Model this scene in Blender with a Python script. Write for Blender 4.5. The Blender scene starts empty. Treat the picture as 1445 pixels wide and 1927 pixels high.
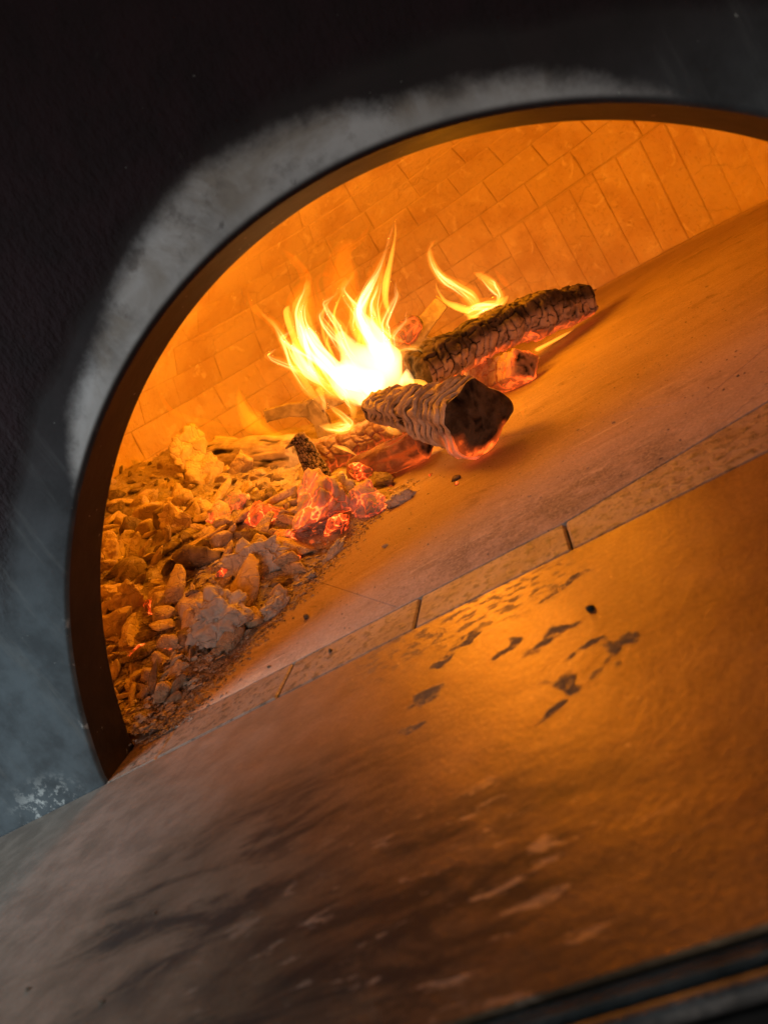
import bpy, bmesh, math, random
import numpy as np
from mathutils import Vector, Matrix, noise

# ------------------------------------------------------------------ camera, world, lights, exposure
sc = bpy.context.scene
COL = sc.collection
CAM = np.array([0.0, -0.49437, 0.2])
F = np.array([-0.28274, 0.93778, -0.20155]); RT = np.array([0.83457, 0.13695, -0.53360]); UP = np.array([0.47280, 0.31908, 0.82137])
FPX = 1326.0                                   # focal length in pixels of the 1445 x 1927 frame
cd = bpy.data.cameras.new('camera'); cam = bpy.data.objects.new('camera', cd); COL.objects.link(cam)
cd.sensor_fit = 'VERTICAL'; cd.sensor_height = 24.0; cd.lens = FPX / 1927 * 24.0
cd.clip_start = 0.01; cd.clip_end = 50
cd.dof.use_dof = True; cd.dof.focus_distance = 0.95; cd.dof.aperture_fstop = 5.0
cam.matrix_world = Matrix(((RT[0], UP[0], -F[0], CAM[0]), (RT[1], UP[1], -F[1], CAM[1]), (RT[2], UP[2], -F[2], CAM[2]), (0, 0, 0, 1)))
sc.camera = cam
w = bpy.data.worlds.new('World'); sc.world = w; w.use_nodes = True
w.node_tree.nodes['Background'].inputs[0].default_value = (0.55, 0.7, 1.0, 1); w.node_tree.nodes['Background'].inputs[1].default_value = 0.012
sc.view_settings.view_transform = 'Standard'; sc.view_settings.look = 'None'; sc.view_settings.gamma = 1.0; sc.view_settings.exposure = 0.0
sc.render.engine = 'CYCLES'
cy = sc.cycles
cy.use_denoising = True; cy.max_bounces = 10; cy.diffuse_bounces = 5; cy.glossy_bounces = 3; cy.transparent_max_bounces = 24; cy.volume_bounces = 0
cy.sample_clamp_indirect = 6.0; cy.caustics_reflective = False; cy.caustics_refractive = False

def lamp(name, kind, loc, power, color, target=None, **kw):
    l = bpy.data.lights.new(name, kind); l.energy = power; l.color = color
    for k, v in kw.items(): setattr(l, k, v)
    o = bpy.data.objects.new(name, l); COL.objects.link(o); o.location = loc
    if target is not None: o.rotation_euler = (Vector(target) - Vector(loc)).to_track_quat('-Z', 'Y').to_euler()
    return o
FIRE = (1.0, 0.30, 0.003)
lamp('fire_light', 'POINT', (-0.28, 0.72, 0.38), 10.5, FIRE, shadow_soft_size=0.07)
lamp('fire_light', 'POINT', (-0.02, 0.95, 0.24), 4.4, FIRE, shadow_soft_size=0.05)
lamp('fire_light', 'POINT', (-0.52, 1.00, 0.36), 2.2, FIRE, shadow_soft_size=0.05)
lamp('room_light', 'AREA', (-1.05, -0.60, 0.80), 1.7, (0.78, 0.93, 1.0), target=(-0.62, -0.12, 0.02), shape='RECTANGLE', size=0.35, size_y=0.35, spread=math.radians(70))
lamp('room_light', 'AREA', (0.12, -2.30, 0.36), 9.0, (1.0, 0.86, 0.74), target=(-0.35, 0.2, 0.12), shape='RECTANGLE', size=0.6, size_y=0.6)

# ------------------------------------------------------------------ numbers of the place
ACX, AZC, AA, AB, JD = -0.10978, -0.18416, 0.43865, 0.49564, 0.0548     # arch ellipse and jamb depth
OCX, OCY, OR, SH = -0.11, 0.83, 0.85, 0.268                              # chamber centre, radius, soldier course height
DH = 0.40                                                               # rise of the dome above the soldier course
rng = random.Random(7); nrng = np.random.default_rng(7)

def ray(px, py):
    d = (px - 722.5) / FPX * RT - (py - 963.5) / FPX * UP + F
    return d
def at(px, py, Y):
    d = ray(px, py); t = (Y - CAM[1]) / d[1]
    return CAM + d * t
def flr(px, py, z=0.0):
    d = ray(px, py); t = (z - CAM[2]) / d[2]
    return CAM + d * t

# ------------------------------------------------------------------ object helpers
def new_obj(name, verts, faces, mat, parent=None, origin=(0, 0, 0), smooth=False):
    v = np.asarray(verts, float) - np.asarray(origin, float)
    me = bpy.data.meshes.new(name); me.from_pydata(v.tolist(), [], [list(map(int, f)) for f in faces]); me.update()
    if smooth: me.polygons.foreach_set('use_smooth', [True] * len(me.polygons))
    if mat: me.materials.append(mat)
    o = bpy.data.objects.new(name, me); COL.objects.link(o)
    if parent is None: o.location = origin
    else: o.parent = parent
    return o
def tag(o, label, cat, group=None, kind=None):
    o['label'] = label
    if cat: o['category'] = cat
    if group: o['group'] = group
    if kind: o['kind'] = kind
    return o
def thing(name, label, cat, loc=(0, 0, 0), group=None):
    o = bpy.data.objects.new(name, None); COL.objects.link(o); o.location = loc; o.empty_display_size = 0.05
    return tag(o, label, cat, group)
def part(name, parent):
    o = bpy.data.objects.new(name, None); COL.objects.link(o); o.parent = parent; o.empty_display_size = 0.05
    return o
def fattr(o, name, vals):
    a = o.data.attributes.new(name, 'FLOAT', 'POINT'); a.data.foreach_set('value', np.asarray(vals, np.float32))

# ------------------------------------------------------------------ material helpers
class NT:
    def __init__(s, name):
        s.m = bpy.data.materials.new(name); s.m.use_nodes = True; s.t = s.m.node_tree
        s.out = s.t.nodes['Material Output']; s.b = s.t.nodes['Principled BSDF']
    def n(s, typ, ins=None, **props):
        nd = s.t.nodes.new(typ)
        for k, v in props.items(): setattr(nd, k, v)
        for k, v in (ins or {}).items(): s.set(nd.inputs[k], v)
        return nd
    def set(s, sock, v):
        if hasattr(v, 'is_linked'): s.t.links.new(v, sock)
        elif isinstance(v, bpy.types.Node): s.t.links.new(v.outputs[0], sock)
        else: sock.default_value = (tuple(v) + (1,) if hasattr(v, '__len__') and len(v) == 3 and len(sock.default_value) == 4 else v)
    def math(s, op, a, b=0.0, c=0.0, clamp=False):
        nd = s.n('ShaderNodeMath', {0: a, 1: b, 2: c}, operation=op); nd.use_clamp = clamp; return nd.outputs[0]
    def ramp(s, v, lo, hi, a=0.0, b=1.0, smooth=True):
        nd = s.n('ShaderNodeMapRange', {0: v, 1: lo, 2: hi, 3: a, 4: b}); nd.interpolation_type = 'SMOOTHSTEP' if smooth else 'LINEAR'; return nd.outputs[0]
    def mix(s, f, a, b):
        nd = s.n('ShaderNodeMix', data_type='RGBA'); s.set(nd.inputs[0], f); s.set(nd.inputs[6], a); s.set(nd.inputs[7], b); return nd.outputs[2]
    def pos(s):
        return s.n('ShaderNodeNewGeometry').outputs['Position']
    def noise(s, vec, scale, detail=4, rough=0.55, dist=0.0):
        nd = s.n('ShaderNodeTexNoise', {'Vector': vec, 'Scale': scale, 'Detail': detail, 'Roughness': rough, 'Distortion': dist}); return nd.outputs[0]
    def vor(s, vec, scale, feature='F1'):
        nd = s.n('ShaderNodeTexVoronoi', {'Vector': vec, 'Scale': scale}, feature=feature); return nd.outputs[0]
    def mapv(s, vec, loc=(0, 0, 0), rot=(0, 0, 0), scale=(1, 1, 1)):
        nd = s.n('ShaderNodeMapping', {'Vector': vec, 'Location': loc, 'Rotation': rot, 'Scale': scale}); return nd.outputs[0]
    def bump(s, h, dist, strength=1.0, normal=None):
        nd = s.n('ShaderNodeBump', {'Height': h, 'Distance': dist, 'Strength': strength})
        if normal is not None: s.t.links.new(normal, nd.inputs['Normal'])
        return nd.outputs[0]
    def attr(s, name):
        return s.n('ShaderNodeAttribute', attribute_name=name).outputs['Fac']
    def fin(s, color=None, rough=None, metal=None, normal=None, spec=None, emit=None, estr=None):
        for k, v in (('Base Color', color), ('Roughness', rough), ('Metallic', metal), ('Normal', normal), ('Specular IOR Level', spec), ('Emission Color', emit), ('Emission Strength', estr)):
            if v is not None: s.set(s.b.inputs[k], v)
        return s.m

def m_brick():
    k = NT('firebrick'); p = k.pos(); rnd = k.n('ShaderNodeObjectInfo').outputs['Random']
    a = k.noise(p, 9, 5, .6); b = k.noise(p, 70, 5, .65); c = k.noise(p, 22, 4, .6, .8)
    col = k.mix(rnd, (.60, .46, .32), (.70, .55, .41))
    col = k.mix(k.ramp(a, .42, .68), col, (.54, .38, .25))
    col = k.mix(k.ramp(c, .56, .70), col, (.72, .60, .48))
    pd = k.n('ShaderNodeVectorMath', {0: p, 1: k.n('ShaderNodeVectorMath', {0: k.n('ShaderNodeTexNoise', {'Vector': p, 'Scale': 20, 'Detail': 5}).outputs[1], 'Scale': .05}, operation='SCALE').outputs[0]}, operation='ADD').outputs[0]
    ck = k.math('MULTIPLY', k.ramp(k.vor(pd, 8, 'DISTANCE_TO_EDGE'), .0, .022, 1, 0), k.ramp(k.noise(p, 5, 3, .5), .50, .60)); col = k.mix(k.math('MULTIPLY', ck, .22), col, (.26, .17, .10))
    pit = k.ramp(k.noise(p, 120, 3, .6), .30, .40)
    h = k.math('ADD', k.math('MULTIPLY', b, .6), k.math('MULTIPLY', pit, .25)); h = k.math('SUBTRACT', k.math('ADD', h, k.math('MULTIPLY', c, .9)), k.math('MULTIPLY', ck, .15))
    return k.fin(col, .85, 0, k.bump(h, .006, .8), .3)
def m_mortar():
    k = NT('mortar'); p = k.pos(); b = k.noise(p, 60, 6, .7)
    return k.fin(k.mix(b, (.52, .39, .27), (.66, .52, .38)), .95, 0, k.bump(b, .008, 1.0), .2)
def m_face():
    k = NT('painted_steel_face'); p = k.pos(); s = k.n('ShaderNodeSeparateXYZ', {0: p})
    x = k.math('DIVIDE', k.math('SUBTRACT', s.outputs[0], ACX), AA); z = k.math('DIVIDE', k.math('SUBTRACT', s.outputs[2], AZC), AB)
    e = k.math('SQRT', k.math('ADD', k.math('MULTIPLY', x, x), k.math('MULTIPLY', z, z)))
    ang = k.math('ARCTAN2', z, x)
    cr = k.n('ShaderNodeValToRGB', {0: k.ramp(ang, math.radians(50), math.radians(130), 0, 1, False)}); el = cr.color_ramp.elements
    for a_, w_ in ((50, -.03), (56, .006), (63, .034), (70, .042), (77, .050), (84, .076), (93, .096), (101, .084), (110, .056), (117, .050), (122, .016), (129, -.03)):
        v = (w_ + .03) / .13; e_ = el.new((a_ - 50) / 80); e_.color = (v, v, v, 1)
    el.remove(el[-1]); el.remove(el[0])
    wid = k.math('SUBTRACT', k.math('MULTIPLY', cr.outputs[0], .13), .03)
    n1 = k.noise(p, 26, 6, .62); n2 = k.noise(p, 160, 4, .6); n3 = k.noise(p, 7, 3, .5)
    edge = k.math('ADD', k.math('SUBTRACT', e, 1.0), k.math('ADD', k.math('MULTIPLY', k.math('SUBTRACT', n1, .5), .030), k.math('MULTIPLY', k.math('SUBTRACT', n2, .5), .014)))
    rel = k.math('SUBTRACT', wid, edge)
    stain = k.math('MULTIPLY', k.ramp(rel, -.014, .026), k.ramp(e, 1.003, 1.012))
    stain = k.math('MULTIPLY', stain, k.ramp(k.noise(p, 18, 5, .6), .30, .52, .62, .92))
    tint = k.mix(k.ramp(k.noise(p, 13, 5, .65, .8), .40, .66), (.66, .66, .67), (.40, .36, .32)); tint = k.mix(k.ramp(k.noise(p, 42, 5, .7), .50, .70, 0, .7), tint, (.22, .20, .19)); tint = k.mix(k.ramp(e, 1.012, 1.035, .55, 0), tint, (.62, .63, .64))
    lip = k.math('MULTIPLY', k.ramp(e, 1.004, 1.014, 1, 0), k.math('MULTIPLY', k.ramp(k.noise(p, 38, 4, .65), .56, .64), k.ramp(s.outputs[2], .18, .10)))  # pale chips along the lower lip, its edge highlights painted in with them
    dep = k.math('MULTIPLY', k.ramp(k.math('ABSOLUTE', k.math('ADD', s.outputs[0], .585)), .0, .055, 1, 0), k.math('MULTIPLY', k.ramp(s.outputs[2], .045, .0), k.ramp(k.noise(p, 75, 5, .7), .50, .60)))
    drip = k.math('MULTIPLY', k.ramp(k.noise(k.mapv(p, scale=(1, 1, .12)), 45, 5, .65), .56, .70, 0, .45), k.ramp(s.outputs[2], .34, .14))
    dark = k.ramp(k.noise(p, 55, 4, .6), .66, .74)
    speck = k.ramp(k.noise(p, 210, 2, .5), .735, .76)
    speckz = k.math('MULTIPLY', speck, k.ramp(k.noise(p, 11, 3, .5), .48, .62))
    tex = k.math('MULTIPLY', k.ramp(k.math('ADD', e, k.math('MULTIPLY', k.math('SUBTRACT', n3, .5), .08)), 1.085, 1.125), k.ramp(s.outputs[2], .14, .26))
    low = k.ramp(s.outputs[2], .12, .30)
    base = k.mix(low, (.115, .140, .158), (.026, .018, .020))  # cool room light's sheen painted into the steel's lower part as paler blue-grey
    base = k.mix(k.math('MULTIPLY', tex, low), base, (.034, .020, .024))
    base = k.mix(k.ramp(n1, .35, .7, 0, .5), base, (.016, .015, .016))
    base = k.mix(drip, base, (.16, .17, .17)); col = k.mix(stain, base, tint); col = k.mix(k.math('MAXIMUM', lip, dep), col, (.62, .66, .66)); col = k.mix(k.math('MULTIPLY', dark, .5), col, (.06, .05, .05)); col = k.mix(k.math('MULTIPLY', speckz, .7), col, (.5, .52, .5))
    rough = k.math('ADD', k.math('MULTIPLY', k.math('MAXIMUM', stain, tex), .34), k.math('ADD', k.ramp(s.outputs[2], .10, .26, .40, .62), k.math('MULTIPLY', n1, .10)))
    tb = k.math('MULTIPLY', k.noise(k.mapv(p, scale=(1, 1, .6)), 170, 4, .6), k.math('MULTIPLY', tex, 1.0))
    h = k.math('ADD', k.math('MULTIPLY', tb, 1.0), k.math('ADD', k.math('MULTIPLY', n2, .05), k.math('MULTIPLY', n3, .5)))
    return k.fin(col, rough, 0, k.bump(h, .006, .9), .25)
def m_jamb():
    k = NT('scorched_steel'); p = k.pos(); a = k.noise(p, 30, 5, .6); sp = k.ramp(k.noise(p, 130, 2), .73, .75)
    col = k.mix(k.ramp(a, .3, .7), (.011, .007, .005), (.024, .014, .009)); col = k.mix(k.math('MULTIPLY', sp, .5), col, (.4, .38, .35))
    return k.fin(col, .62, 0, k.bump(a, .002, .6), .35)
def ell(k, v, cx, cyy, rx, ry, rot):
    q = k.mapv(k.mapv(v, loc=(-cx, -cyy, 0)), rot=(0, 0, -rot), scale=(1, 1, 1))
    q2 = k.n('ShaderNodeVectorMath', {0: q, 1: (1 / rx, 1 / ry, 0)}, operation='MULTIPLY').outputs[0]
    return k.n('ShaderNodeVectorMath', {0: q2}, operation='LENGTH').outputs['Value']
def m_hearth():
    k = NT('hearth_stone'); p = k.pos(); s = k.n('ShaderNodeSeparateXYZ', {0: p})
    a = k.noise(p, 8, 5, .6); b = k.noise(p, 45, 6, .65); st = k.noise(k.mapv(p, rot=(0, 0, .97), scale=(1, 6, 1)), 14, 5, .6)
    col = k.mix(k.ramp(a, .3, .7), (.33, .25, .215), (.43, .335, .29)); col = k.mix(k.ramp(st, .52, .75, 0, .6), col, (.30, .20, .14)); col = k.mix(k.ramp(b, .55, .75, 0, .5), col, (.52, .42, .34))
    col = k.mix(k.ramp(k.noise(p, 13, 6, .7, .5), .54, .68, 0, .55), col, (.17, .12, .095)); col = k.mix(k.ramp(k.noise(k.mapv(p, rot=(0, 0, .97), scale=(1, 9, 1)), 8, 6, .7), .58, .66, 0, .5), col, (.60, .50, .43))
    rad = k.n('ShaderNodeVectorMath', {0: p, 1: (OCX, OCY, 0)}, operation='DISTANCE').outputs['Value']; col = k.mix(k.math('MULTIPLY', k.ramp(k.math('ADD', rad, k.math('MULTIPLY', k.math('SUBTRACT', b, .5), .08)), .76, .85), .7), col, (.66, .54, .43))
    # charcoal dust swept along the threshold
    band = k.math('MULTIPLY', k.ramp(s.outputs[1], .05, .075), k.ramp(s.outputs[1], .11, .23, 1, 0))
    band = k.math('MULTIPLY', band, k.math('MULTIPLY', k.ramp(s.outputs[0], -.30, -.12), k.ramp(s.outputs[0], .02, .16, 1, 0)))
    dust = k.math('MULTIPLY', band, k.math('MULTIPLY', k.ramp(k.noise(p, 30, 5, .7), .36, .58), k.ramp(k.noise(p, 260, 6, .85), .36, .60)))
    col = k.mix(k.math('MULTIPLY', dust, .8), col, (.055, .038, .026))
    fine = k.noise(p, 330, 4, .7); col = k.mix(k.ramp(fine, .36, .64, .35, 0), col, (.16, .11, .085)); col = k.mix(k.ramp(fine, .58, .70, 0, .35), col, (.58, .48, .40)); spk = k.ramp(k.noise(p, 230, 2, .5), .68, .72); col = k.mix(k.math('MULTIPLY', spk, .75), col, (.04, .03, .025))
    h = k.math('ADD', k.math('MULTIPLY', b, .5), k.math('ADD', k.math('MULTIPLY', k.noise(p, 240, 3, .6), .22), 0.0))
    return k.fin(col, k.ramp(a, .3, .7, .72, .85), 0, k.bump(h, .004, .9), .25)
def m_threshold():
    k = NT('threshold_brick'); p = k.pos(); rnd = k.n('ShaderNodeObjectInfo').outputs['Random']
    b = k.noise(p, 55, 6, .7); c = k.noise(p, 12, 4, .6)
    col = k.mix(rnd, (.24, .17, .13), (.31, .23, .18)); col = k.mix(k.ramp(c, .45, .65), col, (.20, .13, .09)); col = k.mix(k.ramp(k.noise(p, 110, 4, .7), .48, .64, 0, .85), col, (.06, .045, .03))
    return k.fin(col, .5, 0, k.bump(b, .004, .9), .5)
def m_landing():
    k = NT('landing_slab'); p = k.pos(); s = k.n('ShaderNodeSeparateXYZ', {0: p})
    wv = k.n('ShaderNodeTexNoise', {'Vector': p, 'Scale': 38, 'Detail': 4}).outputs[1]
    pw = k.n('ShaderNodeVectorMath', {0: p, 1: k.n('ShaderNodeVectorMath', {0: k.n('ShaderNodeVectorMath', {0: wv, 1: (.5, .5, .5)}, operation='SUBTRACT').outputs[0], 'Scale': .046}, operation='SCALE').outputs[0]}, operation='ADD').outputs[0]
    a = k.noise(p, 9, 5, .6); b = k.noise(p, 60, 5, .65); c = k.noise(p, 24, 4, .6)
    col = k.mix(k.ramp(a, .32, .68), (.17, .125, .075), (.25, .19, .125)); col = k.mix(k.ramp(c, .5, .75, 0, .5), col, (.17, .11, .075))
    # wiped soot, brushed outwards from the mouth
    sv = k.mapv(p, rot=(0, 0, math.radians(-58)), scale=(1, 4.2, 1)); st = k.noise(sv, 11, 7, .68, .4)
    zone = k.ramp(ell(k, pw, -.29, -.20, .16, .085, math.radians(15)), .45, 1.15, 1, 0)
    zone2 = k.ramp(ell(k, pw, -.17, -.285, .15, .09, math.radians(10)), .4, 1.2, 1, 0)
    z = k.math('MAXIMUM', zone, zone2)
    soot = k.math('MULTIPLY', z, k.ramp(st, .40, .60, 1.0, .30))
    fn = k.noise(p, 300, 4, .7); col = k.mix(k.ramp(fn, .40, .62, .30, 0), col, (.08, .06, .045)); col = k.mix(k.ramp(k.noise(p, 210, 2, .5), .71, .75, 0, .6), col, (.45, .38, .32)); col = k.mix(soot, col, (.045, .036, .032))
    lite = k.math('MULTIPLY', k.math('MULTIPLY', zone2, k.ramp(k.noise(sv, 26, 6, .7, .3), .57, .66)), .6); col = k.mix(lite, col, (.50, .43, .36))
    # burnt crust marks
    marks = None
    M = [(-.066, -.163, .010, .017, .5), (-.030, -.150, .012, .008, .3), (-.043, -.152, .006, .013, -.2), (-.052, -.140, .012, .004, .3), (-.078, -.184, .011, .005, .3), (-.072, -.108, .024, .007, .25), (-.105, -.098, .012, .006, .3), (-.052, -.052, .024, .005, .2), (-.158, -.105, .018, .008, .1), (-.15, -.075, .014, .006, .4), (-.165, -.135, .010, .006, .5), (-.135, -.060, .018, .004, .4)]
    for (mx, my, rx, ry, rt) in M:
        e = k.ramp(ell(k, pw, mx, my, rx, ry, rt), .65, 1.0, 1, 0); marks = e if marks is None else k.math('MAXIMUM', marks, e)
    marks = k.math('MULTIPLY', marks, k.ramp(k.noise(p, 110, 5, .75), .40, .58))
    front = k.math('MULTIPLY', k.math('MULTIPLY', k.ramp(s.outputs[1], -.075, -.03), k.math('MULTIPLY', k.ramp(s.outputs[0], -.26, -.2), k.ramp(s.outputs[0], -.08, -.02, 1, 0))), k.ramp(k.noise(k.mapv(p, rot=(0, 0, -.5), scale=(1, 2, 1)), 75, 5, .7), .52, .60))
    marks = k.math('MAXIMUM', marks, k.math('MULTIPLY', front, .55))
    col = k.mix(k.math('MULTIPLY', marks, .85), col, (.055, .043, .036))
    wall = k.math('MULTIPLY', k.ramp(s.outputs[1], -.05, -.004), k.ramp(s.outputs[0], -.55, -.5, 1, 0)); col = k.mix(k.math('MULTIPLY', wall, k.ramp(b, .35, .6)), col, (.07, .065, .06))  # contact shade painted as a dark band along the face foot at left
    rough = k.math('ADD', k.math('ADD', .38, k.math('MULTIPLY', a, .12)), k.math('ADD', k.math('MULTIPLY', marks, .35), k.math('MULTIPLY', soot, .12)))
    h = k.math('ADD', k.math('MULTIPLY', b, .25), k.math('ADD', k.math('MULTIPLY', c, .6), k.math('MULTIPLY', marks, .35)))
    film = k.math('MULTIPLY', k.ramp(k.math('ADD', s.outputs[0], k.math('MULTIPLY', k.math('SUBTRACT', c, .5), .12)), -.42, -.12, 1, 0), k.ramp(a, .2, .6, .6, 1))
    met = k.ramp(k.math('ADD', film, marks), 0, 1, .80, .12, False)
    col = k.mix(k.math('MULTIPLY', film, k.math('SUBTRACT', 1.0, soot)), col, k.mix(k.ramp(k.noise(k.mapv(p, rot=(0, 0, math.radians(-62)), scale=(1, 1.5, 1)), 30, 7, .72), .36, .64), (.165, .125, .10), (.25, .195, .16)))
    return k.fin(col, rough, met, k.bump(k.math('ADD', h, k.math('MULTIPLY', fn, .18)), .0022, .7), .5)
def m_iron(name, c1, c2, rough=.6, metal=0.3):
    k = NT(name); p = k.pos(); a = k.noise(p, 45, 5, .65)
    return k.fin(k.mix(k.ramp(a, .35, .65), c1, c2), rough, metal, k.bump(a, .003, .7), .4)
def m_ash():
    k = NT('ash'); p = k.pos(); a = k.noise(p, 14, 5, .6); b = k.noise(p, 130, 6, .7); c = k.noise(p, 45, 4, .6)
    s = k.n('ShaderNodeSeparateXYZ', {0: p})
    col = k.mix(k.ramp(a, .35, .65), (.46, .38, .30), (.62, .54, .45)); col = k.mix(k.ramp(c, .55, .72, 0, .7), col, (.16, .12, .09))
    fr = k.ramp(s.outputs[1], .30, .10); col = k.mix(k.math('MULTIPLY', fr, k.ramp(b, .4, .6)), col, (.13, .10, .08))
    em = k.math('MULTIPLY', k.ramp(k.noise(p, 15, 3, .5), .63, .70), k.math('MULTIPLY', k.ramp(k.noise(p, 60, 3, .6), .52, .64), k.ramp(s.outputs[2], .02, .16, 1, 0)))
    h = k.math('ADD', b, k.math('MULTIPLY', c, 1.2))
    return k.fin(col, .95, 0, k.bump(h, .010, 1.0), .1, (1, .10, .008), k.math('MULTIPLY', em, .9))
def m_coal(name, c1, c2, glow, char=0.35, K=1.0):
    k = NT(name); tc = k.n('ShaderNodeTexCoord').outputs['Object']; rnd = k.n('ShaderNodeObjectInfo').outputs['Random']
    p = k.n('ShaderNodeVectorMath', {0: tc, 1: k.n('ShaderNodeCombineXYZ', {0: k.math('MULTIPLY', rnd, 9.0), 1: k.math('MULTIPLY', rnd, 5.0), 2: rnd}).outputs[0]}, operation='ADD').outputs[0]
    a = k.noise(p, 1.6 * K, 5, .6); b = k.noise(p, 8 * K, 5, .7); cr = k.vor(k.n('ShaderNodeVectorMath', {0: p, 1: k.n('ShaderNodeVectorMath', {0: k.n('ShaderNodeTexNoise', {'Vector': p, 'Scale': 2.5 * K}).outputs[1], 'Scale': .5 / K}, operation='SCALE').outputs[0]}, operation='ADD').outputs[0], 2.0 * K, 'DISTANCE_TO_EDGE')
    col = k.mix(k.ramp(a, .35, .65), c1, c2); col = k.mix(k.math('MULTIPLY', k.ramp(k.noise(p, 1.2 * K, 5, .65, .5), .52, .66), char), col, (.06, .045, .035))
    crack = k.ramp(cr, .0, .07, 1, 0); h = k.math('SUBTRACT', k.math('ADD', k.math('MULTIPLY', b, .5), a), k.math('MULTIPLY', crack, .35))
    if glow > 0:
        patch = k.ramp(k.noise(p, 1.1 * K, 5, .6, .4), .40, .66); hot = k.math('ADD', k.math('MULTIPLY', patch, .55), k.math('MULTIPLY', crack, k.math('ADD', .35, patch)))
        hot = k.math('MULTIPLY', hot, k.ramp(b, .3, .6, .55, 1.0)); ec = k.mix(k.ramp(hot, .3, 1.3), (1, .06, .008), (1, .20, .03))
        return k.fin(col, .95, 0, k.bump(h, .006, .8), .1, ec, k.math('MULTIPLY', hot, glow))
    return k.fin(col, .95, 0, k.bump(h, .006, .8), .1)
def m_log(name, dark, block, ash, ashamt, glow):
    k = NT(name); p = k.pos(); cr = k.attr('block'); gl = k.attr('glow'); aa = k.attr('ash')
    b = k.noise(p, 160, 5, .7); c = k.noise(p, 40, 4, .6)
    col = k.mix(k.ramp(c, .35, .65), dark, block); am = k.math('MULTIPLY', aa, k.ramp(c, .35, .55, .35, 1))
    col = k.mix(k.math('MULTIPLY', am, ashamt), col, ash)
    col = k.mix(k.ramp(cr, .08, .72, 1, 0), col, (.008, .006, .005))
    em = k.math('MULTIPLY', gl, k.math('ADD', k.ramp(cr, .1, .8, 1.0, .18), k.ramp(k.noise(p, 55, 4, .6), .5, .7, 0, .45)))
    return k.fin(col, .9, 0, k.bump(k.math('ADD', k.math('MULTIPLY', b, .6), c), .004, .7), .15, (1, .11, .012), k.math('MULTIPLY', em, glow))
def m_flame(name, color, dens):
    m = bpy.data.materials.new(name); m.use_nodes = True; t = m.node_tree; t.nodes.clear()
    out = t.nodes.new('ShaderNodeOutputMaterial'); e = t.nodes.new('ShaderNodeEmission')
    e.inputs[0].default_value = (*color, 1); e.inputs[1].default_value = dens
    t.links.new(e.outputs[0], out.inputs['Volume']); return m

BRICK, MORTAR, FACE, JAMB, HEARTH, THRESH, LAND = m_brick(), m_mortar(), m_face(), m_jamb(), m_hearth(), m_threshold(), m_landing()
TRIM = m_iron('edge_steel', (.05, .05, .05), (.11, .11, .11), .5, .5); APRON = m_iron('apron_steel', (.012, .012, .012), (.02, .02, .02), .5, .2)
IRON = m_iron('scaled_iron', (.17, .13, .08), (.30, .24, .16), .7, .1)
ASH = m_ash()
COAL_ASH = m_coal('coal_ash_coated', (.56, .44, .32), (.70, .58, .45), 0)
COAL_DARK = m_coal('coal_dark', (.16, .12, .09), (.34, .28, .22), 0, .8)
COAL_WHITE = m_coal('coal_white_ash', (.58, .54, .51), (.74, .71, .69), 0, .22)
COAL_RED = m_coal('coal_glowing', (.46, .38, .34), (.60, .54, .50), 1.5, .1)
COAL_HOT = m_coal('coal_bright_ember', (.30, .16, .10), (.46, .30, .22), 3.0, .3)
CHIP = m_coal('ash_chip', (.46, .39, .32), (.66, .59, .51), 0, .4, 30)
GRIT = m_coal('grit', (.20, .16, .13), (.62, .58, .54), 0, .6, 60)

# ------------------------------------------------------------------ the oven
oven = thing('pizza_oven', 'wood-fired pizza oven with dark arched steel mouth and brick chamber', 'oven')
def arch_pts(n, grow=0.0):
    t0 = math.asin(-AZC / AB); ts = np.linspace(math.pi - t0, t0, n)
    return np.stack([ACX + (AA + grow) * np.cos(ts), AZC + (AB + grow) * np.sin(ts)], 1)
def plate(name, rings, y_of, mat, parent, smooth=True):
    n = len(rings[0]); V = []; Fc = []
    for r, y in zip(rings, y_of):
        for (x, z) in r: V.append((x, y, z))
    for j in range(len(rings) - 1):
        for i in range(n - 1): Fc.append((j * n + i, j * n + i + 1, (j + 1) * n + i + 1, (j + 1) * n + i))
    return new_obj(name, V, Fc, mat, parent, smooth=smooth)
NA = 181
def grown(g, flat=-0.02):
    a = arch_pts(NA, g); a[:, 1] = np.where(a[:, 1] < 0.0, 0.0, a[:, 1])
    t = np.linspace(0, 1, NA); a[0, 1] = flat; a[-1, 1] = flat
    return a
base = arch_pts(NA)
def outward(d):
    c = np.array([ACX, -0.05]); v = base - c; v /= np.linalg.norm(v, axis=1)[:, None]
    q = base + v * d; q[0] = (base[0, 0] - d, 0); q[-1] = (base[-1, 0] + d, 0)
    if d > 0: q[:, 1] = np.maximum(q[:, 1], 0)
    q[0, 1] = q[-1, 1] = -0.015
    return q
rings = [outward(d) for d in (0.0, .0008, .002, .004, .02, .05, .1, .2, .4, .8, 1.5)]
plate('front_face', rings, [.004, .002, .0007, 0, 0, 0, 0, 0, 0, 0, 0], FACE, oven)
jr = outward(0.0)
plate('arch_jamb', [jr, jr, jr, jr, jr], [.004, .016, .030, .044, JD], JAMB, oven)
plate('inner_front_wall', [outward(0.0), outward(.03), outward(.3), outward(1.1)], [JD, JD + .002, JD + .002, JD + .002], MORTAR, oven)

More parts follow.
